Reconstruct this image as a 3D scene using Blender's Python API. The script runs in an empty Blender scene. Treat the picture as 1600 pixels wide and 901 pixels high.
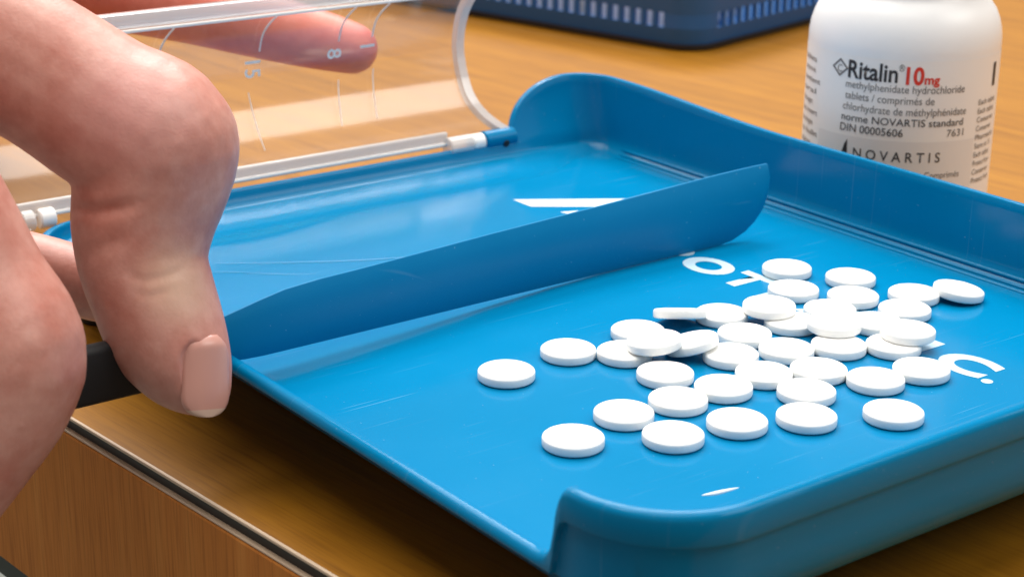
import bpy, bmesh, math, random
from mathutils import Vector, Matrix, Quaternion
random.seed(7)
S = 0.001                                  # all coordinates below are in millimetres
scene = bpy.context.scene
COL = scene.collection

# ------------------------------------------------------------------ camera, world, lights, exposure
cam_d = bpy.data.cameras.new('camera'); cam = bpy.data.objects.new('camera', cam_d); COL.objects.link(cam)
scene.camera = cam
cam_d.sensor_width = 36; cam_d.lens = 62.60; cam_d.clip_start = 0.02; cam_d.clip_end = 50
rt, up, bk = Vector((.600635, .799439, .011573)), Vector((-.269339, .188688, .944380)), Vector((.752791, -.570345, .328653))
cam.matrix_world = Matrix(((rt.x, up.x, bk.x, .219423), (rt.y, up.y, bk.y, -.180019), (rt.z, up.z, bk.z, .133767), (0, 0, 0, 1)))
cam_d.dof.use_dof = True; cam_d.dof.focus_distance = 0.345; cam_d.dof.aperture_fstop = 34

world = bpy.data.worlds.new('World'); scene.world = world; world.use_nodes = True
bg = world.node_tree.nodes['Background']
bg.inputs['Color'].default_value = (1.0, .97, .93, 1); bg.inputs['Strength'].default_value = 0.13

def area(name, loc, target, sx, sy, power, col=(1, .97, .92)):
    d = bpy.data.lights.new(name, 'AREA'); d.shape = 'RECTANGLE'; d.size = sx; d.size_y = sy; d.energy = power; d.color = col
    o = bpy.data.objects.new(name, d); COL.objects.link(o); o.location = loc
    o.rotation_euler = (Vector(target) - Vector(loc)).to_track_quat('-Z', 'Y').to_euler()
    return o
# rows of ceiling fluorescent fixtures beyond the desk
for i, (x, y, p) in enumerate(((-1.95, .2, 13), (-1.15, .2, 14), (-.35, .2, 16), (.45, .2, 7))):
    d = bpy.data.lights.new('fluorescent_fixture', 'AREA'); d.shape = 'RECTANGLE'; d.size = .55; d.size_y = 2.2; d.energy = p; d.color = (1, .97, .92)
    o = bpy.data.objects.new('fluorescent_fixture', d); COL.objects.link(o); o.location = (x, y, 1.75)

area('ceiling_panel', (1.65, 1.35, 1.75), (1.65, 1.35, 0), 1.3, 1.6, 17)
# tall window across the room
area('window_light', (-1.75, 1.45, 2.3), (-.05, .06, .01), 1.5, 1.15, 30, (.97, .98, 1))

scene.view_settings.view_transform = 'Standard'; scene.view_settings.look = 'None'
scene.view_settings.gamma = 1; scene.view_settings.use_curve_mapping = False
scene.view_settings.exposure = 0.93

# ------------------------------------------------------------------ helpers
def v3(p): return Vector((p[0]*S, p[1]*S, p[2]*S))
def link(name, me, mat=None, parent=None, sharp=None):
    o = bpy.data.objects.new(name, me); COL.objects.link(o)
    if mat: me.materials.clear(); me.materials.append(mat)
    if parent: o.parent = parent
    if sharp is not None:
        for p in me.polygons: p.use_smooth = True
        me.set_sharp_from_angle(angle=math.radians(sharp))
    return o
def mesh(name, verts, faces):
    me = bpy.data.meshes.new(name); me.from_pydata([v3(v) for v in verts], [], faces); me.update(); return me
def empty(name, loc=(0, 0, 0), rz=0):
    o = bpy.data.objects.new(name, None); COL.objects.link(o); o.empty_display_size = .01
    o.location = v3(loc); o.rotation_euler = (0, 0, rz); return o
def tag(o, label, cat, group=None, kind=None):
    o['label'] = label; o['category'] = cat
    if group: o['group'] = group
    if kind: o['kind'] = kind
    return o
def fix(me):
    bm = bmesh.new(); bm.from_mesh(me); bmesh.ops.recalc_face_normals(bm, faces=bm.faces); bm.to_mesh(me); bm.free(); return me
def box(x0, x1, y0, y1, z0, z1, bevel=0, seg=2):
    bm = bmesh.new(); bmesh.ops.create_cube(bm, size=1)
    for v in bm.verts: v.co = Vector(((x0+x1)/2 + v.co.x*(x1-x0), (y0+y1)/2 + v.co.y*(y1-y0), (z0+z1)/2 + v.co.z*(z1-z0)))*S
    if bevel: bmesh.ops.bevel(bm, geom=bm.edges[:], offset=bevel*S, segments=seg, profile=.5, affect='EDGES')
    me = bpy.data.meshes.new('box'); bm.to_mesh(me); bm.free(); return me
def lathe(prof, n=64, cap=True):
    vs, fs = [], []
    for r, z in prof:
        for i in range(n):
            a = 2*math.pi*i/n; vs.append((r*math.cos(a), r*math.sin(a), z))
    for j in range(len(prof)-1):
        for i in range(n):
            k = (i+1) % n; fs.append((j*n+i, j*n+k, (j+1)*n+k, (j+1)*n+i))
    if cap:
        fs.append(tuple(range(n))[::-1]); fs.append(tuple(range((len(prof)-1)*n, len(prof)*n)))
    return mesh('lathe', vs, fs)
def tube(path, r, n=12):
    pts = [Vector(p) for p in path]; vs, fs = [], []
    for i, p in enumerate(pts):
        t = (pts[min(i+1, len(pts)-1)] - pts[max(i-1, 0)]).normalized()
        a = t.cross(Vector((0, 0, 1)));  a = a.normalized() if a.length > 1e-3 else Vector((1, 0, 0)); b = a.cross(t)
        rr = r[i] if isinstance(r, (list, tuple)) else r
        for k in range(n):
            th = 2*math.pi*k/n; q = p + a*rr*math.cos(th) + b*rr*math.sin(th); vs.append(tuple(q))
    for i in range(len(pts)-1):
        for k in range(n): m = (k+1) % n; fs.append((i*n+k, i*n+m, (i+1)*n+m, (i+1)*n+k))
    fs.append(tuple(range(n))[::-1]); fs.append(tuple(range((len(pts)-1)*n, len(pts)*n)))
    return fix(mesh('tube', vs, fs))
def cr(pts, n):
    """Catmull-Rom through tuples of any length"""
    out = []; m = len(pts)
    for i in range(m-1):
        p0, p1, p2, p3 = pts[max(i-1, 0)], pts[i], pts[i+1], pts[min(i+2, m-1)]
        for k in range(n):
            t = k/n
            out.append(tuple(.5*((2*b)+(-a+c)*t+(2*a-5*b+4*c-d)*t*t+(-a+3*b-3*c+d)*t**3) for a, b, c, d in zip(p0, p1, p2, p3)))
    out.append(tuple(pts[-1])); return out
def smooth01(a, b, x):
    if a > b: return 1-smooth01(b, a, x)
    t = min(1, max(0, (x-a)/(b-a))); return t*t*(3-2*t)

# ------------------------------------------------------------------ materials
def mat(name):
    m = bpy.data.materials.new(name); m.use_nodes = True; nt = m.node_tree
    return m, nt, nt.nodes['Principled BSDF'], nt.nodes, nt.links
def sin(b, **k):
    for n, v in k.items(): b.inputs[n.replace('_', ' ')].default_value = v
def plain(name, col, rough=.4, spec=.5, bump=0, bscale=400, var=0):
    m, nt, b, N, L = mat(name); sin(b, Base_Color=(*col, 1), Roughness=rough); b.inputs['Specular IOR Level'].default_value = spec
    if bump or var:
        tc = N.new('ShaderNodeTexCoord'); no = N.new('ShaderNodeTexNoise'); no.inputs['Scale'].default_value = bscale; no.inputs['Detail'].default_value = 6
        L.new(tc.outputs['Object'], no.inputs['Vector'])
        if bump:
            bp_ = N.new('ShaderNodeBump'); bp_.inputs['Strength'].default_value = bump; bp_.inputs['Distance'].default_value = .0002
            L.new(no.outputs['Fac'], bp_.inputs['Height']); L.new(bp_.outputs['Normal'], b.inputs['Normal'])
        if var:
            mr = N.new('ShaderNodeMapRange'); mr.inputs['To Min'].default_value = rough-var; mr.inputs['To Max'].default_value = rough+var
            L.new(no.outputs['Fac'], mr.inputs['Value']); L.new(mr.outputs['Result'], b.inputs['Roughness'])
    return m

def blue_plastic(name, col, rough):
    m, nt, b, N, L = mat(name)
    sin(b, Roughness=rough); b.inputs['IOR'].default_value = 1.5; b.inputs['Specular IOR Level'].default_value = .15
    tc = N.new('ShaderNodeTexCoord')
    n1 = N.new('ShaderNodeTexNoise'); n1.inputs['Scale'].default_value = 28; n1.inputs['Detail'].default_value = 5
    n2 = N.new('ShaderNodeTexNoise'); n2.inputs['Scale'].default_value = 900; n2.inputs['Detail'].default_value = 3
    L.new(tc.outputs['Object'], n1.inputs['Vector']); L.new(tc.outputs['Object'], n2.inputs['Vector'])
    # fine scratches: strongly stretched noise
    mp = N.new('ShaderNodeMapping'); mp.inputs['Rotation'].default_value = (0, 0, .7); mp.inputs['Scale'].default_value = (1800, 30, 30)
    n3 = N.new('ShaderNodeTexNoise'); n3.inputs['Scale'].default_value = 1; n3.inputs['Detail'].default_value = 2
    L.new(tc.outputs['Object'], mp.inputs['Vector']); L.new(mp.outputs['Vector'], n3.inputs['Vector'])
    rs = N.new('ShaderNodeMapRange'); rs.inputs['From Min'].default_value = .68; rs.inputs['From Max'].default_value = .76
    rs.inputs['To Min'].default_value = 0; rs.inputs['To Max'].default_value = .10
    L.new(n3.outputs['Fac'], rs.inputs['Value'])
    mr = N.new('ShaderNodeMapRange'); mr.inputs['From Min'].default_value = .3; mr.inputs['From Max'].default_value = .7
    mr.inputs['To Min'].default_value = rough*.8; mr.inputs['To Max'].default_value = rough*1.3
    L.new(n1.outputs['Fac'], mr.inputs['Value'])
    ad = N.new('ShaderNodeMath'); ad.operation = 'ADD'; L.new(mr.outputs['Result'], ad.inputs[0]); L.new(rs.outputs['Result'], ad.inputs[1])
    L.new(ad.outputs[0], b.inputs['Roughness'])
    cr_ = N.new('ShaderNodeMix'); cr_.data_type = 'RGBA'
    cr_.inputs['A'].default_value = (*[c*.94 for c in col], 1); cr_.inputs['B'].default_value = (*[min(1, c*1.06) for c in col], 1)
    L.new(n1.outputs['Fac'], cr_.inputs['Factor'])
    # rubbed streaks and specks of tablet dust
    n5 = N.new('ShaderNodeTexNoise'); n5.inputs['Scale'].default_value = 1500; n5.inputs['Detail'].default_value = 1; L.new(tc.outputs['Object'], n5.inputs['Vector'])
    d5 = N.new('ShaderNodeMapRange'); d5.inputs['From Min'].default_value = .76; d5.inputs['From Max'].default_value = .82; d5.inputs['To Max'].default_value = .35; L.new(n5.outputs['Fac'], d5.inputs['Value'])
    s5 = N.new('ShaderNodeMath'); s5.operation = 'MULTIPLY_ADD'; s5.inputs[1].default_value = .9; L.new(rs.outputs['Result'], s5.inputs[0]); L.new(d5.outputs['Result'], s5.inputs[2])
    wr = N.new('ShaderNodeMix'); wr.data_type = 'RGBA'; wr.inputs['B'].default_value = (.35, .55, .70, 1)
    L.new(s5.outputs[0], wr.inputs['Factor']); L.new(cr_.outputs['Result'], wr.inputs['A']); L.new(wr.outputs['Result'], b.inputs['Base Color'])
    bp_ = N.new('ShaderNodeBump'); bp_.inputs['Strength'].default_value = .06; bp_.inputs['Distance'].default_value = .0002
    L.new(n2.outputs['Fac'], bp_.inputs['Height']); L.new(bp_.outputs['Normal'], b.inputs['Normal'])
    return m

def wood(name, c0, c1, c2, axis, rough=.38):
    m, nt, b, N, L = mat(name)
    tc = N.new('ShaderNodeTexCoord'); mp = N.new('ShaderNodeMapping')
    sc_ = [140, 140, 140]; sc_[axis] = 5; mp.inputs['Scale'].default_value = sc_
    L.new(tc.outputs['Object'], mp.inputs['Vector'])
    n1 = N.new('ShaderNodeTexNoise'); n1.inputs['Scale'].default_value = 1; n1.inputs['Detail'].default_value = 8; n1.inputs['Roughness'].default_value = .65
    n1.inputs['Distortion'].default_value = .6
    L.new(mp.outputs['Vector'], n1.inputs['Vector'])
    mp2 = N.new('ShaderNodeMapping'); s2 = [1400, 1400, 1400]; s2[axis] = 60; mp2.inputs['Scale'].default_value = s2
    L.new(tc.outputs['Object'], mp2.inputs['Vector'])
    n2 = N.new('ShaderNodeTexNoise'); n2.inputs['Scale'].default_value = 1; n2.inputs['Detail'].default_value = 2
    L.new(mp2.outputs['Vector'], n2.inputs['Vector'])
    n3 = N.new('ShaderNodeTexNoise'); n3.inputs['Scale'].default_value = 9; n3.inputs['Detail'].default_value = 3
    L.new(tc.outputs['Object'], n3.inputs['Vector'])
    rp = N.new('ShaderNodeValToRGB'); e = rp.color_ramp.elements
    e[0].position = .30; e[0].color = (*c0, 1); e[1].position = .72; e[1].color = (*c2, 1)
    k = rp.color_ramp.elements.new(.5); k.color = (*c1, 1)
    L.new(n1.outputs['Fac'], rp.inputs['Fac'])
    mx = N.new('ShaderNodeMix'); mx.data_type = 'RGBA'; mx.blend_type = 'MULTIPLY'; mx.inputs['Factor'].default_value = .55
    r2 = N.new('ShaderNodeValToRGB'); r2.color_ramp.elements[0].position = .25; r2.color_ramp.elements[0].color = (.55, .47, .4, 1)
    r2.color_ramp.elements[1].position = .55; r2.color_ramp.elements[1].color = (1, 1, 1, 1)
    L.new(n2.outputs['Fac'], r2.inputs['Fac'])
    L.new(rp.outputs['Color'], mx.inputs['A']); L.new(r2.outputs['Color'], mx.inputs['B'])
    m3 = N.new('ShaderNodeMix'); m3.data_type = 'RGBA'; m3.blend_type = 'MULTIPLY'; m3.inputs['Factor'].default_value = .5
    r3 = N.new('ShaderNodeValToRGB'); r3.color_ramp.elements[0].position = .3; r3.color_ramp.elements[0].color = (.8, .72, .66, 1); r3.color_ramp.elements[1].position = .6
    L.new(n3.outputs['Fac'], r3.inputs['Fac']); L.new(mx.outputs['Result'], m3.inputs['A']); L.new(r3.outputs['Color'], m3.inputs['B'])
    L.new(m3.outputs['Result'], b.inputs['Base Color']); b.inputs['Roughness'].default_value = rough; b.inputs['Specular IOR Level'].default_value = .25
    bp_ = N.new('ShaderNodeBump'); bp_.inputs['Strength'].default_value = .12; bp_.inputs['Distance'].default_value = .0002
    L.new(n2.outputs['Fac'], bp_.inputs['Height']); L.new(bp_.outputs['Normal'], b.inputs['Normal'])
    return m

def skin_mat(name, ca, cb, spots=()):
    m, nt, b, N, L = mat(name)
    tc = N.new('ShaderNodeTexCoord')
    n1 = N.new('ShaderNodeTexNoise'); n1.inputs['Scale'].default_value = 85; n1.inputs['Detail'].default_value = 7; n1.inputs['Roughness'].default_value = .6
    n2 = N.new('ShaderNodeTexNoise'); n2.inputs['Scale'].default_value = 420; n2.inputs['Detail'].default_value = 4
    vo = N.new('ShaderNodeTexVoronoi'); vo.inputs['Scale'].default_value = 900; vo.feature = 'DISTANCE_TO_EDGE'
    n4 = N.new('ShaderNodeTexNoise'); n4.inputs['Scale'].default_value = 230; n4.inputs['Detail'].default_value = 3
    for n in (n1, n2, vo, n4): L.new(tc.outputs['Object'], n.inputs['Vector'])
    rp = N.new('ShaderNodeValToRGB'); e = rp.color_ramp.elements
    e[0].position = .3; e[0].color = (*ca, 1); e[1].position = .7; e[1].color = (*cb, 1)
    L.new(n1.outputs['Fac'], rp.inputs['Fac'])
    mx = N.new('ShaderNodeMix'); mx.data_type = 'RGBA'; mx.blend_type = 'MULTIPLY'; mx.inputs['Factor'].default_value = .35
    r2 = N.new('ShaderNodeValToRGB'); r2.color_ramp.elements[0].position = .3; r2.color_ramp.elements[0].color = (.78, .62, .58, 1); r2.color_ramp.elements[1].position = .62
    L.new(n2.outputs['Fac'], r2.inputs['Fac']); L.new(rp.outputs['Color'], mx.inputs['A']); L.new(r2.outputs['Color'], mx.inputs['B'])
    last = mx.outputs['Result']
    for (ctr, rad_, colr, amt) in spots:                 # blanched or flushed patches of skin
        vd = N.new('ShaderNodeVectorMath'); vd.operation = 'DISTANCE'; vd.inputs[1].default_value = v3(ctr); L.new(tc.outputs['Object'], vd.inputs[0])
        mr = N.new('ShaderNodeMapRange'); mr.interpolation_type = 'SMOOTHSTEP'; mr.inputs['From Min'].default_value = 0; mr.inputs['From Max'].default_value = rad_*S
        mr.inputs['To Min'].default_value = amt; mr.inputs['To Max'].default_value = 0; L.new(vd.outputs['Value'], mr.inputs['Value'])
        mm = N.new('ShaderNodeMix'); mm.data_type = 'RGBA'; L.new(mr.outputs['Result'], mm.inputs['Factor']); L.new(last, mm.inputs['A']); mm.inputs['B'].default_value = (*colr, 1)
        last = mm.outputs['Result']
    L.new(last, b.inputs['Base Color'])
    sin(b, Roughness=.45); b.inputs['Subsurface Weight'].default_value = .14; b.inputs['Subsurface Radius'].default_value = (1, .35, .2); b.inputs['Subsurface Scale'].default_value = .003
    b.inputs['Specular IOR Level'].default_value = .55
    ml = N.new('ShaderNodeMath'); ml.operation = 'MULTIPLY'; ml.inputs[1].default_value = 1.1; L.new(vo.outputs['Distance'], ml.inputs[0])
    ad = N.new('ShaderNodeMath'); ad.operation = 'ADD'; L.new(ml.outputs[0], ad.inputs[0]); L.new(n4.outputs['Fac'], ad.inputs[1])
    bp_ = N.new('ShaderNodeBump'); bp_.inputs['Strength'].default_value = .22; bp_.inputs['Distance'].default_value = .00015
    L.new(ad.outputs[0], bp_.inputs['Height']); L.new(bp_.outputs['Normal'], b.inputs['Normal'])
    return m

def clear_plastic(name, haze=.05, rough=.04, tint=(.97, .965, .96)):
    m, nt, b, N, L = mat(name); N.remove(b)
    out = [n for n in N if n.type == 'OUTPUT_MATERIAL'][0]
    tr = N.new('ShaderNodeBsdfTransparent'); tr.inputs['Color'].default_value = (*tint, 1)
    gl = N.new('ShaderNodeBsdfGlossy'); gl.inputs['Roughness'].default_value = rough; gl.inputs['Color'].default_value = (1, 1, 1, 1)
    df = N.new('ShaderNodeBsdfDiffuse'); df.inputs['Color'].default_value = (.9, .88, .86, 1)
    fr = N.new('ShaderNodeFresnel'); fr.inputs['IOR'].default_value = 1.49
    ge = N.new('ShaderNodeNewGeometry'); io = N.new('ShaderNodeMapRange'); io.inputs['To Min'].default_value = 1.49; io.inputs['To Max'].default_value = 1/1.49
    L.new(ge.outputs['Backfacing'], io.inputs['Value']); L.new(io.outputs['Result'], fr.inputs['IOR'])
    m1 = N.new('ShaderNodeMixShader'); m1.inputs[0].default_value = haze
    m2 = N.new('ShaderNodeMixShader')
    L.new(tr.outputs[0], m1.inputs[1]); L.new(df.outputs[0], m1.inputs[2])
    L.new(fr.outputs[0], m2.inputs[0]); L.new(m1.outputs[0], m2.inputs[1]); L.new(gl.outputs[0], m2.inputs[2])
    L.new(m2.outputs[0], out.inputs['Surface'])
    tc = N.new('ShaderNodeTexCoord'); no = N.new('ShaderNodeTexNoise'); no.inputs['Scale'].default_value = 45
    L.new(tc.outputs['Object'], no.inputs['Vector'])
    bp_ = N.new('ShaderNodeBump'); bp_.inputs['Strength'].default_value = .05; bp_.inputs['Distance'].default_value = .001
    L.new(no.outputs['Fac'], bp_.inputs['Height']); L.new(bp_.outputs['Normal'], gl.inputs['Normal'])
    return m

M = {}
M['tray'] = blue_plastic('tray_blue', (.0002, .180, .38), .14)
M['spatula'] = blue_plastic('spatula_blue', (.0003, .178, .39), .32)
M['wood'] = wood('desk_laminate', (.26, .105, .004), (.33, .137, .006), (.38, .165, .008), 0, .5)
M['wood_front'] = wood('desk_front_veneer', (.52, .18, .03), (.62, .22, .038), (.68, .27, .055), 2, .7)
M['groove'] = plain('dark_edge_band', (.030, .024, .020), .5, bump=.2)
M['pale_edge'] = plain('pale_edge', (.62, .47, .33), .45)
M['grey'] = plain('floor_vinyl', (.20, .21, .19), .6, bump=.1, bscale=60)
M['underside'] = plain('desk_underside', (.05, .06, .05), .6)
M['white'] = plain('tablet_white', (.88, .88, .86), .5, bump=.25, bscale=1500)
M['print'] = plain('white_print', (.74, .80, .84), .35)
M['print_worn'] = plain('worn_print', (.44, .60, .70), .4)
M['bottle'] = plain('bottle_plastic', (.94, .935, .93), .32, bump=.05, bscale=200)
M['label'] = plain('label_paper', (.95, .92, .89), .45)
M['label_grey'] = plain('label_grey_band', (.84, .81, .79), .45)
M['ink'] = plain('black_ink', (.035, .03, .03), .5)
M['ink_grey'] = plain('grey_ink', (.16, .14, .13), .5)
M['red'] = plain('red_ink', (.75, .045, .02), .5)
M['basket'] = plain('basket_navy', (.006, .10, .32), .45, bump=.1, bscale=300)
M['black'] = plain('black_rubber_and_shade', (.008, .008, .009), .6)  # black parts such as the feet; also the basket's painted shadow line
M['paper'] = plain('white_carton', (.72, .70, .66), .6, bump=.1, bscale=100)
M['lid'] = clear_plastic('clear_lid', .022, .10)
M['lid_edge'] = clear_plastic('clear_lid_edge', .52, .08)
M['mark'] = plain('embossed_mark', (.93, .90, .86), .3)
M['skin'] = skin_mat('skin', (.52, .18, .13), (.70, .37, .30), (((-47.9, -49.3, 32.6), 11, (.80, .55, .37), .6), ((-44, -50, 15), 10, (.62, .23, .18), .5), ((-58, -52, 62), 17, (.74, .37, .34), .6)))
M['skin_flushed'] = skin_mat('skin_flushed', (.72, .16, .10), (.80, .26, .19))
M['nail'] = plain('finger_nail', (.64, .32, .26), .28, bump=.05, bscale=300)
M['nail_tip'] = plain('nail_free_edge', (.68, .47, .37), .3)

# ------------------------------------------------------------------ setting
ZT = -10.0        # height of the desk top; the tray stands clear of it on tall feet
fl = link('floor', mesh('floor', [(-4000, -4000, -720), (4000, -4000, -720), (4000, 4000, -720), (-4000, 4000, -720)], [(0, 1, 2, 3)]), M['grey'])
fl['kind'] = 'structure'

# desk: its front edge is turned about 5 degrees from the tray
desk = tag(empty('desk', (-48.2, -46.9, ZT), math.radians(5.4)), 'orange brown wooden desk with dark grooved edge under the tray', 'desk')
link('desktop', box(-900, 1100, .9, 1400, -1.0, 0), M['wood'], desk)
link('desktop_core', box(-900, 1100, 3, 1400, -40, -1.0), M['wood_front'], desk)
link('edge_strip', box(-900, 1100, .25, 3.0, -.75, -.02, .25), M['pale_edge'], desk)
link('edge_groove', box(-900, 1100, 1.2, 2.9, -3.3, -.8), M['groove'], desk)
link('edge_strip', box(-900, 1100, .1, 2.9, -3.75, -3.25, .2), M['pale_edge'], desk)
link('front_panel', box(-900, 1100, 0, 2.9, -46, -3.8, .5), M['wood_front'], desk)
link('lower_rail', box(-900, 1100, 2, 8, -53, -46.1, .5), M['underside'], desk)
link('desk_leg', box(-880, -830, 40, 90, -710, -53.2, 1), M['underside'], desk)
link('desk_leg', box(1030, 1080, 40, 90, -710, -53.2, 1), M['underside'], desk)
link('desk_leg', box(-880, -830, 1300, 1350, -710, -40.2, 1), M['underside'], desk)
link('desk_leg', box(1030, 1080, 1300, 1350, -710, -40.2, 1), M['underside'], desk)

# ------------------------------------------------------------------ tray
Z0 = 6.0
tray = tag(empty('counting_tray', (0, 0, 0)), 'shallow blue plastic tablet counting tray with raised corner and printed floor', 'tray')
LOW, HIGH = 10.7, 23.6
ring = []      # (px, py, nx, ny, rim_z, cove_weight, skirt_bottom)
def rim_front(x):   # along the low front side, steep rise near the corner
    tb = ((33.5, LOW), (35.2, LOW+.15), (36.6, 11.3), (37.6, 12.3), (38.4, 13.8), (39.0, 16.7), (39.4, 19.4), (39.9, 21.6), (40.6, 22.9), (41.6, 23.5), (42.1, HIGH))
    if x <= tb[0][0]: return LOW
    for (a, za), (b, zb_) in zip(tb, tb[1:]):
        if x <= b: return za+(zb_-za)*(x-a)/(b-a)
    return HIGH
x = -144.0
while x < 29: ring.append((x, -33, 0, -1, LOW, 0, 8.8)); x += 4
for k in range(66):
    x = 29+k*.2; ring.append((min(x, 42), -33, 0, -1, rim_front(x), 0, 8.8))
for k in range(1, 25):
    a = -math.pi/2 + math.pi/2*k/24; ring.append((42+16.6*math.cos(a), -17+16*math.sin(a), math.cos(a), math.sin(a), HIGH, 0, 8.8+4.4*smooth01(.1, .9, k/24)))
for k in range(1, 30): ring.append((58.6, -17+137*k/30, 1, 0, HIGH, 0, 13.2))
for k in range(0, 25):
    a = math.pi/2*k/24; ring.append((41+17.6*math.cos(a), 120+15.2*math.sin(a), math.cos(a), math.sin(a), HIGH, 0, 13.2))
for k in range(1, 40): ring.append((41-191*k/40, 135.2, 0, 1, HIGH+2.6*smooth01(-85, -150, 41-191*k/40), 0, 13.2))
for k in range(0, 25):
    a = math.pi/2 + math.pi/2*k/24; ring.append((-150+8*math.cos(a), 127.2+8*math.sin(a), math.cos(a), math.sin(a), HIGH+2.6, smooth01(0, 1, k/24), 13.2-4.4*k/24))
for k in range(1, 41):
    u = k/40; y = 127.2-21*math.sin(u*math.pi/2); z = LOW+(HIGH+2.6-LOW)*math.cos(u*math.pi/2)
    ring.append((-158, y, -1, 0, z, 1, 8.8))
y = 103.5
while y > -19: ring.append((-158, y, -1, 0, LOW+.5, 1, 8.8)); y -= 4
for k in range(0, 24):
    a = math.pi + math.pi/2*k/24; ring.append((-144+14*math.cos(a), -19+14*math.sin(a), math.cos(a), math.sin(a), LOW, 1-smooth01(0, 1, k/24), 8.8))
def cove_width(y):
    if y > 104: return 16.8 - 9.6*smooth01(104, 126, y)
    return 16.8 + 17*smooth01(48, 14, y) - 22*smooth01(12, -18, y)
def dcove(z): u = min(1, max(0, (z-10.5)/15.5)); return 4.5*(1-(1-u)**1.6)
prof_n = None; vs = []; 
for (px, py, nx, ny, zr, w, zb) in ring:
    st, cv = [], []
    R_ = 4.0
    for j in range(9):
        a = math.pi/2*j/8; st.append((-R_+R_*math.sin(a), Z0+R_-R_*math.cos(a)))
    cw = cove_width(py)
    for j in range(9):
        d, z = ((-max(16.8, cw), 6), (-max(16.8, cw)+(max(16.8, cw)-16.2)*.5, 6.0), (-16.0, 5.95), (-15.0, 5.62), (-8, 6.80), (-2.4, 7.75), (-1.3, 8.1), (-.5, 9.0), (0, 10.5))[j]; cv.append((d*min(1, cw/16.8), z))
    for j in range(1, 9):
        t = j/8; st.append((0, Z0+R_+(zr-Z0-R_)*t)); z = 10.5+(zr-10.5)*t; cv.append((dcove(z), z))
    pr_ = [(a[0]*(1-w)+b[0]*w, a[1]*(1-w)+b[1]*w) for a, b in zip(st, cv)]
    d0 = pr_[-1][0]
    zg = max(zr-4.6, zb+.5)
    pr_ += [(d0+.25, zr+.38), (d0+.9, zr+.55), (d0+1.6, zr+.42), (d0+2.15, zr-.05), (d0+2.4, zr-.7), (d0+2.5, zg+.35), (d0+2.35, zg), (d0+1.3, zg-.2),
            (d0+1.25, zg-.5 if zg-.5 > zb else zb+.1), (d0+1.1, zb), (.95, min(zb-.15, 10.2)), (-.6-.4*w, 6.3+.8*w), (-9*w-3.5*(1-w), 4.6), (-18*w-8*(1-w), 2.0), (-20*w-10*(1-w), 1.0)]
    for d, z in pr_: vs.append((px+nx*d, py+ny*d, z))
    prof_n = len(pr_)
fs = []; n = len(ring)
for i in range(n):
    k = (i+1) % n
    for j in range(prof_n-1): fs.append((i*prof_n+j, k*prof_n+j, k*prof_n+j+1, i*prof_n+j+1))
fs.append(tuple(i*prof_n for i in range(n))); fs.append(tuple(i*prof_n+prof_n-1 for i in range(n))[::-1])
pan = link('pan', fix(mesh('pan', vs, fs)), M['tray'], tray, 40)
for p in pan.data.polygons:
    if len(p.vertices) > 4: p.use_smooth = False
for fx, fy in ((-147, -22), (48, -22), (-147, 124), (48, 124)):
    f = link('rubber_foot', lathe([(4.2, ZT), (4.6, ZT+.5), (6, 1.1)], 24), M['black'], tray); f.location = v3((fx, fy, 0))
link('light_blocker', box(-138, 38, -14, 116, ZT+.3, 1.4, 1), M['tray'], tray, 40)  # added block that keeps light out from under the pan
def floor_poly(name, pts, z=Z0+.06, m='print', parent=tray):
    return link(name, mesh(name, [(a, b, z) for a, b in pts], [tuple(range(len(pts)))]), M[m], parent)
# thin raised lines shaped in place of the lid edges' reflections on the floor
for pth, r in (([(-125.4, -3, 6), (-117, 10, 6), (-109, 24, 6), (-104, 36, 6), (-100.8, 46, 6), (-99.5, 57, 6)], [.5, .7, .7, .6, .4, .1]),
               ([(-122, -9, 6), (-118, -3, 6), (-111, 4.5, 6), (-106, 12, 6)], [.4, .6, .5, .1])):
    q = cr([(*p, rr) for p, rr in zip(pth, r)], 8)
    link('reflection_ridge', tube([(a[0], a[1], a[2]-a[3]*.6) for a in q], [a[3] for a in q], 8), M['tray'], tray, 60)
for k_, (yy, zz) in enumerate(((131.4, 5.95), (133.1, 6.4), (134.3, 7.6))):  # beads added to catch highlights, in place of reflected stripes at the wall foot
    link('highlight_bead', tube([(x_, yy, zz) for x_ in (-146, -143, -100, -50, 0, 36)], [.05, .5, .55, .55, .55, .1], 12), M['tray'], tray, 60)
# printed name on the floor of the tray: big initial, then small capitals
def glyph(ch, bold=0.0, res=6):
    c = bpy.data.curves.new('glyph', 'FONT'); c.body = ch; c.size = 1; c.resolution_u = res; c.offset = bold; c.fill_mode = 'FRONT'
    o = bpy.data.objects.new('glyph', c); COL.objects.link(o)
    dg = bpy.context.evaluated_depsgraph_get(); me = bpy.data.meshes.new_from_object(o.evaluated_get(dg))
    bpy.data.objects.remove(o); bpy.data.curves.remove(c); return me
def bounds(me):
    xs = [v.co.x for v in me.vertices]; ys = [v.co.y for v in me.vertices]; return min(xs), max(xs), min(ys), max(ys)
floor_poly('printed_letter', [(-128, 83.2), (-120.5, 83.2), (-109, 99.5), (-107, 96.7), (-97, 83.2), (-89.5, 83.2), (-106.5, 108.3), (-111.5, 108.3)])
floor_poly('printed_letter', [(-112.5, 86.2), (-106.8, 88.2), (-104.6, 92), (-110.8, 90.6)])
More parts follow.
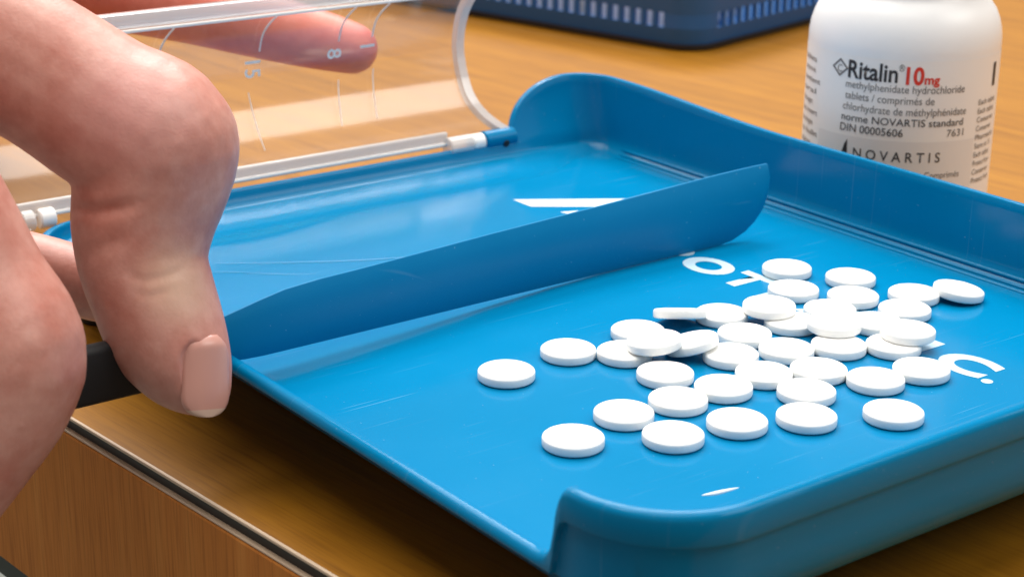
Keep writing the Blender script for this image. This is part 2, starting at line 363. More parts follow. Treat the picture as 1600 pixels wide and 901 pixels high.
for ch, cx, wd in (('P', -72.8, 9.5), ('O', -60, 13.2), ('T', -47.6, 9.5), ('E', -34.8, 8.5), ('X', -23, 11), ('I', -10.5, 2.6), ('N', -.6, 10), ('C', 14.2, 12), ('.', 22.2, 2.3)):
    me = glyph(ch, .05); x0, x1, y0, y1 = bounds(me)
    h = 2.3 if ch == '.' else 10.2
    for v in me.vertices: v.co = v3((cx+(v.co.x-(x0+x1)/2)/(x1-x0)*wd, 82.6+(v.co.y-y0)/(y1-y0)*h, Z0+.06))
    link('printed_letter', me, M['print_worn'], tray)
sc_ = link('white_mark', fix(tube(cr([(27.2, 5.2, Z0, .05), (27.9, 7, Z0, .35), (28.3, 9.4, Z0, .4), (28.6, 12.3, Z0, .05)], 6) and [(a[0], a[1], Z0) for a in cr([(27.2, 5.2), (27.9, 7), (28.3, 9.4), (28.6, 12.3)], 6)], [.05+.38*math.sin(math.pi*i/18) for i in range(19)], 8)), M['print'], tray, 60)  # small curved white sliver on the tray floor
# hinge barrel on the low side
def barrel(name, y0, y1, r, m, parent):
    me = tube([(-160.6, y0, 12.3), (-160.6, y0+.3, 12.3), (-160.6, y1-.3, 12.3), (-160.6, y1, 12.3)], [r-.3, r, r, r-.3], 24)
    return link(name, me, M[m], parent, 40)
barrel('hinge_knuckle', 97.2, 107.5, 2.7, 'tray', tray); barrel('hinge_knuckle', -34, -31, 2.5, 'lid_edge', tray)
link('hinge_screw', tube([(-158.1, 103.4, 11.4), (-157.7, 103.4, 11.35)], .9, 12), M['black'], tray)

# clear lid, swung open: an arc of clear sheet standing on the hinge
LA = cr([(-160.8, 13.6), (-163.6, 17.2), (-168.2, 23.5), (-171.8, 31), (-172.8, 38), (-170.6, 46), (-165.4, 53.0)], 8)
def sheet(y0, y1, th, path=LA, ny=12, flare=9.0):
    vs, fs = [], []; m_ = len(path)
    nor = []
    for i, p in enumerate(path):
        a, b = path[max(i-1, 0)], path[min(i+1, m_-1)]; t = Vector((b[0]-a[0], b[1]-a[1])).normalized(); nor.append((t.y, -t.x))
    for k in range(ny+1):
        y = y0+(y1-y0)*k/ny; fl_ = flare*max(0, (y-60)/40) if y > 60 else 0
        ww = [fl_*(1-smooth01(-.05, .42, i/(m_-1)))**1.5 for i in range(m_)]
        for p, q, e in zip(path, nor, ww): vs.append((p[0]+q[0]*th/2, y+e, p[1]+q[1]*th/2))
        for p, q, e in reversed(list(zip(path, nor, ww))): vs.append((p[0]-q[0]*th/2, y+e, p[1]-q[1]*th/2))
    c = 2*m_
    for k in range(ny):
        for i in range(c): j = (i+1) % c; fs.append((k*c+i, k*c+j, (k+1)*c+j, (k+1)*c+i))
    for i in range(m_-1): fs.append((i, c-1-i, c-2-i, i+1)); b0 = ny*c; fs.append((b0+i, b0+i+1, b0+c-2-i, b0+c-1-i))
    return fix(mesh('sheet', vs, fs))
lid = link('clear_lid', sheet(-46, 98.5, 1.3), M['lid'], tray, 40); lid['label'] = 'clear curved plastic lid standing open on its hinge'
link('lid_end_rib', sheet(96.4, 98.9, 2.3, ny=1), M['lid_edge'], lid, 40)
link('lid_end_rib', sheet(-46.4, -44.8, 2.0, ny=1), M['lid_edge'], lid, 40)
link('lid_flange', box(-166.6, -163.2, -46, 98.8, 53.2, 56.8, .5), M['lid_edge'], lid, 40)
link('lid_lip', box(-163.9, -162.7, -46, 98.8, 52.3, 53.1, .3), M['mark'], lid, 40)
link('lid_hinge_edge', box(-163.0, -161.4, -46, 86.5, 13.2, 16.2, .6, 3), M['lid_edge'], lid, 40)
link('lid_hinge_bead', tube([(-161.5, -46, 12.9), (-161.5, 86.5, 12.9)], .6, 12), M['mark'], lid, 60)
barrel('hinge_pin', 93.2, 97.1, 2.4, 'mark', lid); barrel('clear_knuckle', 85.5, 93.1, 2.6, 'lid_edge', lid)
barrel('hinge_pin', -29.8, -26, 2.4, 'mark', lid)
def arc_pt(t):          # inner face of the lid at height parameter 0..1
    f_ = t*(len(LA)-1); i = min(int(f_), len(LA)-2); u = f_-i; a, b = LA[i], LA[i+1]
    T_ = Vector((b[0]-a[0], b[1]-a[1])).normalized(); return (a[0]+(b[0]-a[0])*u + T_.y*.75, a[1]+(b[1]-a[1])*u - T_.x*.75)
for y, t0, t1 in ((35.5, .76, .97), (58.8, .76, .97), (69.0, .76, .97), (7.5, .7, .97), (32, .2, .52), (58.5, .27, .52), (69.5, .28, .56)):
    path = []
    for k in range(11):
        t = t0+(t1-t0)*k/10; a = arc_pt(t); path.append((a[0], y+(-2.5*(1-(t-t0)/(t1-t0)) if t0 < .6 and t0 > .25 else 0)+2.0*max(0, (k-4)/6)**2*(t0 > .6), a[1]))
    link('graduation_line', tube(path, .22 if t0 > .6 else .13, 6), M['mark'], lid, 60)
for ch, y, t, hh in (('15', 31.5, .66, 4.4), ('8', 55.6, .69, 4.2), ('1', 65.6, .71, 4.4)):
    me = glyph(ch, .01); x0, x1, y0, y1 = bounds(me)
    for v in me.vertices:
        a = arc_pt(t - (v.co.x-(x0+x1)/2)/(y1-y0)*hh/46); v.co = v3((a[0]+.12, y+(v.co.y-y0)/(y1-y0)*hh, a[1]))
    link('embossed_numeral', me, M['mark'], lid)

# ------------------------------------------------------------------ spatula
sp = tag(empty('tablet_spatula', (-66, 40, Z0)), 'long blue spatula blade with pointed tip standing on edge across the tray', 'spatula')
ys = [-50, -45, -40, -34, -30, -26, -20, -12, -4, 6, 18, 32, 48, 64, 80, 92, 100, 104, 108, 111, 113.5, 115.5, 116.6]
vs, fs = [], []; NB = 9
for y in ys:
    f_ = smooth01(70, -30, y) if y < 70 else 0
    xb = -69.8 + 7.0*f_; zb = 6.15 + 2.9*f_
    top = 21.1 + 1.8*smooth01(50, 116, y)
    if y < -14: k = smooth01(-14, -46, y); top = top - 4.2*k; zb = zb + 1.6*smooth01(-26, -46, y)
    if y > 100: u = (y-100)/16.9; zb = 6.15 + (top-.4-6.15)*(1-math.sqrt(max(0, 1-u*u)))
    for side in (0, 1):
        for j in range(NB):
            t = (j if side == 0 else NB-1-j)/(NB-1)
            z = zb+(top-zb)*t
            hh = (z-6)/16.5
            bow = 1.3*math.sin(math.pi*min(1, max(0, hh)))      # gentle belly towards the tablets
            x_ = xb + bow*.8 - 2.2*hh*(1-f_*.2) + (.55 if side == 0 else -.55)*(1-.55*abs(2*t-1)**6)
            vs.append((x_+66, y-40, z-Z0))
c = 2*NB
for k in range(len(ys)-1):
    for i in range(c): j = (i+1) % c; fs.append((k*c+i, k*c+j, (k+1)*c+j, (k+1)*c+i))
fs.append(tuple(range(c))[::-1]); fs.append(tuple(range((len(ys)-1)*c, len(ys)*c)))
link('blade', fix(mesh('blade', vs, fs)), M['spatula'], sp, 50)
link('handle', box(5.8, 9.4, -114, -84, 3.5, 14.5, 1.4, 3), M['black'], sp, 40)

# ------------------------------------------------------------------ tablets
TB = [
    (-31.9,9.3,0.02,-0.00,-0.00),
    (-34.1,26.1,0.02,-0.00,-0.00),
    (-26.9,34.5,0.02,-0.00,-0.00),
    (-34.4,44.4,0.02,-0.00,-0.00),
    (-22.8,38.7,2.79,-0.09,-0.08),
    (-20.6,46.6,1.50,-0.23,-0.15),
    (-13.9,33.6,0.02,-0.00,-0.00),
    (-2.8,26.9,0.02,-0.00,-0.00),
    (-3.8,14.7,0.02,-0.00,-0.00),
    (8.6,15.5,0.02,-0.00,-0.00),
    (-0.4,0.3,0.02,-0.00,-0.00),
    (10.8,28.8,0.02,-0.00,-0.00),
    (-33.0,54.5,2.14,-0.00,-0.00),
    (-31.9,65.2,0.02,-0.00,-0.00),
    (-20.6,60.9,0.02,-0.00,-0.00),
    (-13.9,50.7,0.02,-0.00,-0.00),
    (-2.5,38.0,0.02,-0.00,-0.00),
    (-3.0,49.0,0.02,-0.00,-0.00),
    (-9.6,61.7,0.02,-0.00,-0.00),
    (1.7,59.0,0.02,-0.00,-0.00),
    (8.0,49.2,0.02,-0.00,-0.00),
    (16.4,40.6,0.02,-0.00,-0.00),
    (24.3,54.8,0.02,-0.00,-0.00),
    (11.5,64.2,0.02,-0.00,-0.00),
    (13.1,75.3,0.02,-0.00,-0.00),
    (-45.4,97.9,0.02,-0.00,-0.00),
    (-34.3,88.7,0.02,-0.00,-0.00),
    (-25.7,72.7,2.14,-0.00,-0.00),
    (-20.2,73.7,0.02,-0.00,-0.00),
    (-32.8,105.0,0.02,-0.00,-0.00),
    (-23.9,96.2,0.02,-0.00,-0.00),
    (-20.7,85.7,0.02,-0.00,-0.00),
    (-10.6,76.1,2.14,-0.00,-0.00),
    (-5.1,71.8,0.02,-0.00,-0.00),
    (-9.9,87.9,0.02,-0.00,-0.00),
    (-11.7,98.8,0.02,-0.00,-0.00),
    (1.0,85.0,2.14,-0.00,-0.00),
    (1.1,80.9,0.02,-0.00,-0.00),
    (-17.4,108.2,0.02,-0.00,-0.00),
    (-13.1,115.1,1.44,0.15,0.21),
]
tab_me = lathe([(.01, .12), (3.2, .09), (4.9, 0), (5.2, .06), (5.44, .24), (5.5, .42), (5.5, 1.50), (5.42, 1.74), (5.2, 1.92), (4.85, 2.02), (3.2, 2.12), (.01, 2.15)], 48)
for p in tab_me.polygons: p.use_smooth = True
tab_me.set_sharp_from_angle(angle=math.radians(60)); tab_me.materials.append(M['white'])
LONE = {1: 'round white tablet lying alone closest to the spatula blade', 11: 'round white tablet lying alone closest to the notch in the tray edge',
        23: 'round white tablet lying alone beside the raised side wall, before the last printed letter',
        25: 'round white tablet lying flat against the last printed letter', 40: 'round white tablet tilted on its neighbour at the edge near the back wall',
        5: 'round white tablet lying on top of two others at the spatula side of the heap', 6: 'round white tablet leaning steeply on the heap beside a raised tablet',
        13: 'round white tablet resting across another at the spatula side of the heap',
        28: 'round white tablet raised on another near the printed letters', 33: 'round white tablet stacked on others at the middle of the heap',
        37: 'round white tablet stacked on others above the last printed letters', 2: 'round white tablet lying flat between the lone tablet and the heap',
        26: 'round white tablet lying flat beside the printed letters, next to the back wall'}
for i, (x, y, z, a, b) in enumerate(TB, 1):
    if i == 40: x, y, z, a, b = -12.4, 116.6, .62, .07, .11
    if i == 13: x, y, z, a, b = -34.2, 55.6, 1.75, -.27, .20
    o = bpy.data.objects.new('tablet', tab_me); COL.objects.link(o); o.location = v3((x, y, Z0+z+.07))
    nrm = Vector((a, b, 1)).normalized()
    o.rotation_mode = 'QUATERNION'; o.rotation_quaternion = Vector((0, 0, 1)).rotation_difference(nrm) @ Quaternion((0, 0, 1), random.uniform(0, 6))
    tag(o, LONE.get(i, 'round white tablet partly covered by another tablet in the heap' if i in (3, 4, 16, 29, 32, 34, 35, 38) else 'round white tablet lying flat at the rim of the heap facing the raised side wall' if i in (8, 9, 10, 12, 21, 22, 24) else 'round white tablet lying flat at the rim of the heap facing the bottle' if i in (27, 30, 31, 36, 39) else 'round white tablet lying uncovered in the middle of the loose heap'), 'tablet', 'white tablets spilled on the tray')

# ------------------------------------------------------------------ medicine bottle
BX, BY, BR = -81.2, 173.0, 24.3
bot = tag(empty('medicine_bottle', (BX, BY, ZT)), 'round white plastic medicine bottle with printed paper label behind the tray', 'bottle')
link('body', lathe([(0.1, 0.6), (18, 0.4), (22.6, 0), (23.8, 0.8), (24.2, 2.2), (24.2, 54.2), (24.25, 55.6), (24.2, 57.0), (23.9, 59.5), (23.2, 62.0), (22.2, 64.2), (20.9, 66.0), (19.6, 67.3), (18.7, 68.2), (18.3, 69.2), (18.3, 72), (17, 72.3), (0.1, 72.3)], 96, False), M['bottle'], bot, 50)
capp = []
link('cap', lathe([(.1, 72.6), (19.0, 72.6), (19.4, 73), (19.4, 85), (18.8, 86), (.1, 86)], 72, False), M['bottle'], bot, 40)
camdir = math.atan2(-180-BY, 219.4-BX)
def lab_strip(name, z0, z1, r, m, a0=-math.pi, a1=math.pi, n=96):
    vs, fs = [], []
    for k in range(n+1):
        a = camdir+a0+(a1-a0)*k/n
        for z in (z0, z1): vs.append((r*math.cos(a), r*math.sin(a), z-ZT))
    for k in range(n): fs.append((2*k, 2*k+2, 2*k+3, 2*k+1))
    return link(name, mesh(name, vs, fs), M[m], bot, 80)
lab = lab_strip('label', 4, 44.4, 24.30, 'label')
def rad(px): return math.asin(max(-.99, min(.99, (px-1406.5)/146.5)))
lab2 = lab_strip('label_band', 4.2, 24.2, 24.34, 'label_grey', rad(1290), rad(1521))
lab2.parent = lab
def ltext(s, p0, p1, z, h, m='ink', bold=0.0, vh=None):
    """text from bearing p0 to p1 round the label, baseline z, height h"""
    me = glyph(s, bold, 4); x0, x1, y0, y1 = bounds(me); a0, a1 = rad(p0), rad(p1)
    bm = bmesh.new(); bm.from_mesh(me)
    cap = vh if vh else .73
    for v in bm.verts:
        a = camdir+a0+(v.co.x-x0)/(x1-x0)*(a1-a0); zz = z-ZT-.6+v.co.y/cap*h
        v.co = Vector((24.40*math.cos(a), 24.40*math.sin(a), zz))*S
    bm.to_mesh(me); bm.free(); return link('printed_text', me, M[m], lab)
ltext('Ritalin', 1329, 1402, 39.6, 4.5, 'ink', .022); ltext('®', 1403, 1411, 42.4, 1.7, 'ink')
ltext('10', 1414, 1440, 39.3, 4.4, 'red', .03); ltext('mg', 1441, 1463, 39.4, 2.3, 'red', .03)
ltext('methylphenidate hydrochloride', 1327, 1500, 37.0, 2.0, 'ink_grey'); ltext('tablets / comprimés de', 1327, 1458, 34.2, 2.0, 'ink_grey')
ltext('chlorhydrate de méthylphénidate', 1325, 1505, 31.4, 2.0, 'ink_grey'); ltext('norme NOVARTIS standard', 1324, 1502, 28.7, 1.9, 'ink', .004)
ltext('DIN 00005606', 1323, 1416, 26.0, 2.0, 'ink', .004); ltext('7631', 1480, 1504, 26.0, 1.9, 'ink_grey')
ltext('N O V A R T I S', 1345, 1473, 19.6, 2.6, 'ink', .008); ltext('I', 1541, 1544.5, 37.2, 6.0, 'ink', .02)
ltext('Comprimés', 1452, 1503, 15.5, 1.7, 'ink_grey')
rnd = random.Random(3)
for k in range(10):
    ltext(rnd.choice(('Pharmacist', 'Each tablet', 'contains of', 'Store at 15', 'Conserver', 'Protect from')), 1523, 1545+rnd.random()*4, 33.0-k*2.25, 1.5, 'ink_grey')
for k, w_ in enumerate(('tablets', 'comprimé', 'contient', 'oral', 'dosage:', 'see insert', 'posologie', 'voir feuillet', 'adultes')):
    ltext(w_, 1262, 1277+rnd.random()*11, 41.0-k*2.7, 1.5, 'ink_grey')
# diamond emblem
a_ = rad(1316.5); wv = .105
def dia(r, s0, s1, m):
    vs = []
    for q in (s0, s1):
        for dx, dz in ((0, 1), (1, 0), (0, -1), (-1, 0)): aa = camdir+a_+dx*wv*q; vs.append((r*math.cos(aa), r*math.sin(aa), 41.0-ZT+dz*2.3*q))
    return link('printed_emblem', mesh('emblem', vs, [(i, (i+1) % 4, 4+(i+1) % 4, 4+i) for i in range(4)]), M[m], lab)
dia(24.40, 1.0, .74, 'ink_grey'); ltext('C', 1313, 1320, 40.5, 1.9, 'ink_grey')
link('printed_emblem', mesh('emblem', [(24.4*math.cos(camdir+rad(p)), 24.4*math.sin(camdir+rad(p)), z-ZT-.6) for p, z in ((1326, 19.4), (1336, 19.4), (1335, 24.0), (1331, 22.6))], [(0, 1, 2, 3)]), M['ink'], lab)

# ------------------------------------------------------------------ basket
ang = math.atan2(-.22, -.976)
bas = tag(empty('plastic_basket', (-293.2, 297.6, ZT), ang), 'dark blue slotted plastic basket behind the bottle', 'basket')
BL, BW, BH = 240, 150, 33       # local +x along the long side away from the corner, local -y along the short side
def rrect(x0, x1, y0, y1, r, n=8):
    out = []
    for cx, cy, a0 in ((x1-r, y1-r, 0), (x0+r, y1-r, 90), (x0+r, y0+r, 180), (x1-r, y0+r, 270)):
        for k in range(n+1): a = math.radians(a0+90*k/n); out.append((cx+r*math.cos(a), cy+r*math.sin(a)))
    return out
def loft(levels, close_bottom=True):
    vs, fs = [], []; n = None
    for pts, z in levels: n = len(pts); vs += [(a, b, z) for a, b in pts]
    for j in range(len(levels)-1):
        for i in range(n): k = (i+1) % n; fs.append((j*n+i, j*n+k, (j+1)*n+k, (j+1)*n+i))
    if close_bottom: fs.append(tuple(range(n))[::-1])
    return fix(mesh('loft', vs, fs))
def br(off, r=14): return rrect(-off, BL+off, -BW-off, off, r+off)
link('base_shade_strip', loft([(br(-3), 0), (br(-.5), .2), (br(0), 1.0), (br(-.2), 2.6), (br(-3), 2.8)]), M['black'], bas, 40)  # black strip round the foot stands for the basket's shadow line
link('lower_wall', loft([(br(-3), 2), (br(-.8), 2.7), (br(.4), 8), (br(.6), 9), (br(-1.2), 9), (br(-1.6), 5), (br(-4), 4.6)]), M['basket'], bas, 40)
bar_me = box(-1.3, 1.3, -.9, .9, 0, 6.4, .4); bar_me.materials.append(M['basket'])
for i in range(38):
    o = bpy.data.objects.new('wall_bar', bar_me); COL.objects.link(o); o.parent = bas; o.location = v3((14+i*5.75, -.3, 8.9))
for i in range(22):
    o = bpy.data.objects.new('wall_bar', bar_me); COL.objects.link(o); o.parent = bas; o.location = v3((.3, -14-i*5.75, 8.9)); o.rotation_euler = (0, 0, math.pi/2)
cp = rrect(-1.4, BL+1.4, -BW-1.4, 1.4, 15.4)
for cx, cy, a0 in ((14, -14, 90),):
    vs = [];
    for z in (8.9, 15.1):
        for r in (14.6, 12.8):
            for k in range(11): a = math.radians(a0+90*k/10); vs.append((cx+r*math.cos(a), cy+r*math.sin(a), z))
    fs = []
    for k in range(10): fs += [(k, k+1, 22+k+1, 22+k), (11+k, 33+k, 33+k+1, 11+k+1)]
    fs += [(0, 22, 33, 11), (10, 21, 43, 32)]
    link('corner_wall', fix(mesh('corner', vs, fs)), M['basket'], bas, 40)
link('upper_wall', loft([(br(.7), 15.0), (br(3), BH), (br(5.5), BH+.5), (br(5.5), BH+3), (br(1.5), BH+3), (br(-1.1), 15.0)], False), M['basket'], bas, 40)
for i, (x0, x1, y0, y1, h) in enumerate(((20, 66, -60, -12, 21), (70, 118, -66, -13, 24), (122, 190, -70, -12, 22))):
    c_ = tag(link('paper_carton', box(x0, x1, y0, y1, 4.7, h, .6), M['paper']), ('small white carton inside the basket next to its corner', 'white carton inside the basket between two others', 'long white carton inside the basket at its far end')[i], 'carton', 'cartons in the basket')
    c_.location = bas.location; c_.rotation_euler = bas.rotation_euler

# ------------------------------------------------------------------ hands
def sweep(bm, chain, step=.16):
    pts = cr(chain, 24)
    last = None
    for x, y, z, r in pts:
        p = Vector((x, y, z))
        if last is None or (p-last).length > r*step:
            bmesh.ops.create_icosphere(bm, subdivisions=3, radius=r*S, matrix=Matrix.Translation(p*S)); last = p
def press(m2, poly, w, dep, ends=True):
    """skin folds: press a thin line into the surface"""
    m2.update(); pts = [Vector(p)*S for p in poly]; one = Vector((1, 1, 1))*w*3*S
    lo = Vector([min(p[i] for p in pts) for i in range(3)]) - one; hi = Vector([max(p[i] for p in pts) for i in range(3)]) + one
    mv = []
    for v in m2.vertices:
        c0 = v.co
        if c0.x < lo.x or c0.y < lo.y or c0.z < lo.z or c0.x > hi.x or c0.y > hi.y or c0.z > hi.z: continue
        best = 9; bu = 0
        for i in range(len(pts)-1):
            ab = pts[i+1]-pts[i]; t = max(0, min(1, (c0-pts[i]).dot(ab)/ab.length_squared)); d = (c0-pts[i]-ab*t).length
            if d < best: best = d; bu = (i+t)/(len(pts)-1)
        g = math.exp(-(best/(w*S))**2)
        if g > .01: mv.append((v, v.normal.copy()*dep*S*g*(math.sin(math.pi*min(.97, max(.03, bu)))**.5 if ends else 1)))
    for v, d in mv: v.co = v.co - d
def hand(name, chains, creases, voxel=.55, smooth=10):
    bm = bmesh.new()
    for c_ in chains: sweep(bm, c_)
    me = bpy.data.meshes.new(name); bm.to_mesh(me); bm.free()
    o = bpy.data.objects.new(name, me); COL.objects.link(o)
    rm = o.modifiers.new('r', 'REMESH'); rm.mode = 'VOXEL'; rm.voxel_size = voxel*S
    sm = o.modifiers.new('s', 'SMOOTH'); sm.factor = .5; sm.iterations = smooth
    dg = bpy.context.evaluated_depsgraph_get(); m2 = bpy.data.meshes.new_from_object(o.evaluated_get(dg))
    bpy.data.objects.remove(o); bpy.data.meshes.remove(me)
    for (poly, w, dep) in creases: press(m2, poly, w, dep)
    m2.update()
    o = link(name, m2, M['skin']); 
    for p in m2.polygons: p.use_smooth = True
    return o
IDX = [(-100.0, -105.2, 82.6, 17.8), (-98.0, -95.2, 83.0, 17.3), (-91.9, -82.4, 79.2, 16.2), (-84.5, -71.0, 72.9, 14.5), (-77.1, -60.0, 65.7, 13.7), (-70.2, -51.6, 58.5, 14.1), (-65.7, -45.0, 53.6, 15.0), (-64.9, -45.1, 48.6, 14.2), (-64.9, -47.7, 40.9, 13.2), (-63.0, -49.6, 33.3, 11.7), (-60.4, -49.4, 27.9, 11.3), (-56.9, -48.7, 20.9, 10.8), (-53.0, -47.9, 16.4, 9.1), (-49.7, -47.0, 13.5, 6.7), (-47.1, -46.4, 11.7, 4.6)]
MID = [(-84.6, -114.7, 76.4, 16.9), (-72.7, -103.9, 71.0, 15.8), (-61.1, -94.6, 60.5, 14.3), (-54.8, -89.7, 48.4, 13.6), (-50.1, -86.2, 37.7, 13.2), (-45.3, -83.3, 28.6, 13.6), (-44.1, -85.4, 22.2, 12.9), (-43.5, -90.8, 14.7, 11.6), (-43.2, -96.4, 7.3, 10.1), (-42.5, -100.3, 1.8, 7.8)]
RNG = [(-62.9, -127.3, 74.7, 14.6), (-49.6, -119.7, 69.6, 13.7), (-37.9, -113.4, 59.8, 12.7), (-30.3, -110.8, 46.8, 11.8), (-26.9, -110.8, 36.1, 11.1), (-26.7, -114.2, 26.9, 10.2), (-26.7, -118.7, 19.0, 8.2)]
PNK = [(-40.9, -136.8, 74.7, 12.1), (-27.5, -132.4, 69.9, 10.9), (-18.2, -128.7, 61.1, 10.0), (-12.8, -127.4, 50.9, 9.2), (-11.0, -128.1, 42.7, 8.4), (-11.2, -130.5, 35.9, 6.9)]
THB = [(-140.7, -119.0, 60.4, 22.5), (-139.5, -98.3, 48.0, 18.6), (-128.8, -82.2, 36.3, 13.8), (-114.4, -70.4, 26.7, 9.3), (-103.1, -60.9, 23.6, 7.5), (-94.7, -54.0, 22.2, 6.9), (-87.0, -48.4, 20.4, 6.7), (-80.9, -44.7, 18.8, 5.1)]
PLM = [(-99.2, -105.8, 79.5, 21.6), (-110.9, -122.6, 77.2, 25.3), (-132.1, -141.3, 78.1, 26.3), (-155.5, -157.1, 82.9, 21.3), (-187.4, -177.8, 89.7, 20.8), (-213.6, -195.3, 95.0, 21.9)]
PL2 = [(-71.2, -119.8, 76.2, 17.6), (-71.5, -132.8, 72.8, 19.1), (-113.1, -144.4, 74.9, 22.9)]
hr = hand('hand', [IDX, MID, RNG, PNK, THB, PLM, PL2], [
    ([(-70.8, -60.9, 42.7), (-60.8, -59.9, 44.0), (-56.3, -57.1, 45.1), (-53.7, -54.1, 46.1)], 1.3, .9),
    ([(-61.9, -61.2, 35.2), (-57.6, -59.3, 38.3), (-54.4, -55.9, 40.3)], 1.6, .4),
    ([(-54.3, -57.6, 34.2), (-51.6, -54.7, 32.7), (-50.4, -50.8, 33.2), (-51.1, -46.7, 33.9)], 1.1, .28),
    ([(-52.5, -56.8, 31.1), (-50.2, -53.8, 30.3), (-49.5, -49.8, 31.1)], 1.0, .2),
    ([(-54.4, -37.9, 60.5), (-52.3, -39.9, 58.3), (-51.4, -40.0, 55.7)], .9, .10)], smooth=16)
tag(hr, 'bare hand with bent finger and nail gripping the blue spatula at the tray edge', 'hand')

LIX = [(-342.2, -42.4, 76.8, 31.8), (-300.7, -16.6, 63.1, 21.9), (-266.2, 6.9, 55.1, 16.1), (-240.9, 23.8, 51.0, 13.0), (-220.2, 38.4, 47.0, 10.8), (-204.8, 49.4, 43.2, 9.3), (-193.9, 58.8, 40.5, 8.6), (-186.2, 66.0, 38.4, 7.7), (-182.5, 70.2, 37.1, 6.9)]
LMD = [(-360.3, -42.0, 58.1, 29.1), (-333.6, -18.1, 38.3, 19.4), (-312.2, -1.5, 24.4, 17.0), (-297.8, 3.8, 12.6, 16.1), (-297.0, -6.9, 4.4, 13.3)]
LTH = [(-329.5, -54.6, 87.4, 27.0), (-288.9, -34.8, 89.6, 16.4), (-264.0, -18.5, 79.2, 14.3), (-244.0, -4.2, 70.3, 11.8), (-234.5, 5.7, 65.7, 8.8)]
LRG = [(-384.4, -44.8, 47.6, 28.2), (-364.2, -25.5, 28.5, 19.2), (-346.9, -14.7, 13.9, 17.1), (-337.9, -16.9, 1.6, 15.6), (-336.7, -25.7, -4.1, 11.9)]
LPK = [(-410.0, -49.9, 36.5, 25.0), (-397.9, -37.5, 18.2, 17.2), (-384.3, -30.7, 4.9, 15.5), (-378.1, -35.7, -6.0, 12.9)]
LPM = [(-356.6, -46.6, 72.0, 32.4), (-395.6, -69.9, 75.4, 41.1), (-434.1, -91.1, 81.0, 38.2), (-479.7, -119.4, 90.9, 31.0), (-526.9, -149.3, 101.3, 31.8)]
LP2 = [(-382.4, -46.6, 52.0, 30.0), (-420.0, -67.5, 59.2, 38.9), (-444.6, -90.3, 76.2, 34.8)]
hl = hand('hand', [LIX, LMD, LTH, LRG, LPK, LPM, LP2], [([(-209.0, 36.2, 41.9), (-206.6, 36.6, 37.0)], 1.2, .3)], voxel=.9, smooth=8)
hl.data.materials.clear(); hl.data.materials.append(M['skin_flushed'])
tag(hl, 'second hand, its straight fingertip showing pink behind the clear lid', 'hand')

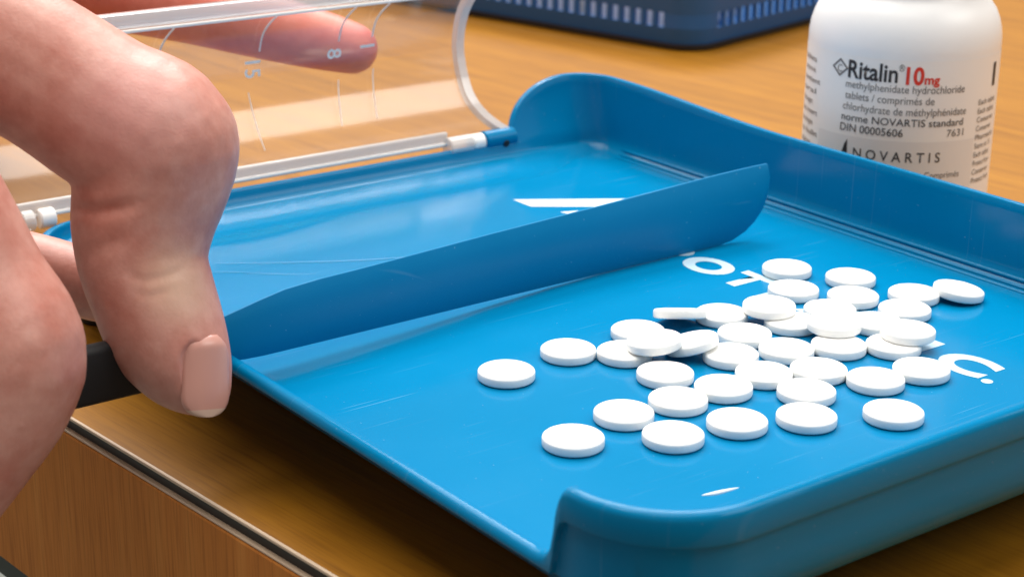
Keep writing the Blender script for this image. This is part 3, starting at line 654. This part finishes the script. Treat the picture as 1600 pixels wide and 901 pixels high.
# finger nail of the bent finger: laid on the skin, its rim sunk into the nail fold
from mathutils.bvhtree import BVHTree
def nail(ctr, along, out, L_, W_, parent):
    me = parent.data
    A = Vector(along).normalized(); O = Vector(out); O = (O - A*O.dot(A)).normalized(); B = A.cross(O)
    def half(u): return W_/2*(1-.48*(max(0, .32-u)/.32)**2.2)*math.sqrt(max(.0, 1-max(0, (u-.70)/.30)**2.6))
    bv = BVHTree.FromPolygons([v.co for v in me.vertices], [p.vertices[:] for p in me.polygons])
    h0 = bv.ray_cast((Vector(ctr)+O*14)*S, -O)                # turn the plate to the skin's own normal there
    if h0[0]: ctr = tuple(h0[0]/S); O = h0[1]; O = (O - A*O.dot(A)).normalized(); B = A.cross(O)
    def hit(u, s_, off):
        p = Vector(ctr)+A*(u-.5)*L_ + B*s_
        h = bv.ray_cast((p+O*14)*S, -O)
        q = h[0]/S if h[0] and (h[0]/S-p).length < 9 else bv.find_nearest(p*S)[0]/S
        return q + O*off
    C0 = Vector(ctr)
    def height(u, s_): return (hit(u, s_, 0) - C0).dot(O)
    us = [.1, .3, .5, .7]; hs = [height(u, 0) for u in us]
    sl = (hs[3]-hs[1])/(us[3]-us[1]); h5 = sum(hs)/4; um = sum(us)/4
    dl = [(height(.45, 0)-height(.45, q*3.2))/(3.2**2) for q in (-1, 1)]; kk = max(.035, min(.075, sum(dl)/2))
    lev = .6*max(h - (h5+sl*(u-um)) for u, h in zip(us, hs))
    def at(u, s_, lift):
        return C0 + A*(u-.5)*L_ + B*s_ + O*(h5+sl*(u-um)+lev - 1.4*max(0, u-.6)**2*2 - kk*s_*s_ + lift)
    nu, nv = 27, 17
    def build(u0, u1, m, name):
        vs, fs = [], []
        for lay in (0, 1):
            for i in range(nu):
                u = u0+(u1-u0)*i/(nu-1)
                for j in range(nv):
                    s = -1+2*j/(nv-1)
                    lift = .05 - .30*abs(s)**4 - 1.1*max(0, 1-u/.16)**2
                    vs.append(tuple(at(u, s*max(.3, half(u)), lift - (.9 if lay else 0))))
        n_ = nu*nv
        for i in range(nu-1):
            for j in range(nv-1):
                a = i*nv+j; fs.append((a, a+1, a+nv+1, a+nv)); fs.append((n_+a, n_+a+nv, n_+a+nv+1, n_+a+1))
        for i in range(nu-1):
            for j in (0, nv-1): a = i*nv+j; fs.append((a, a+nv, n_+a+nv, n_+a))
        for j in range(nv-1):
            for i in (0, nu-1): a = i*nv+j; fs.append((a, a+1, n_+a+1, n_+a))
        return link(name, fix(mesh(name, vs, fs)), M[m], parent, 60)
    build(0, .90, 'nail', 'finger_nail'); build(.90, .995, 'nail_tip', 'nail_tip')
    for v in me.vertices:                                     # the nail bed: flesh stays just under the plate
        d = v.co/S - C0
        if d.length > 14: continue
        u = d.dot(A)/L_+.5; s_ = d.dot(B); h = d.dot(O)
        if h > -4 and -.3 < u < .97:
            hw = half(max(0, u)); top = (at(max(0, u), max(-hw, min(hw, s_)), 0)-C0).dot(O) - .35 + .60*smooth01(hw*.88, hw*1.12, abs(s_)) + .45*smooth01(.10, -.04, u)
            wg = smooth01(-.30, .0, u)*smooth01(hw*1.6, hw*1.0, abs(s_))
            if h > top: v.co -= O*(h-top)*wg*S
    for q in (-1, 1): press(me, [tuple(at(u, q*half(u)*1.04, 0)) for u in (.3, .4, .5, .6, .7, .8, .88)], .7, .3)
nail((-42.7, -46.8, 16.1), (4.9, -2.6, -15.7), (0.919, 0.307, 0.254), 14.5, 9.0, hr)
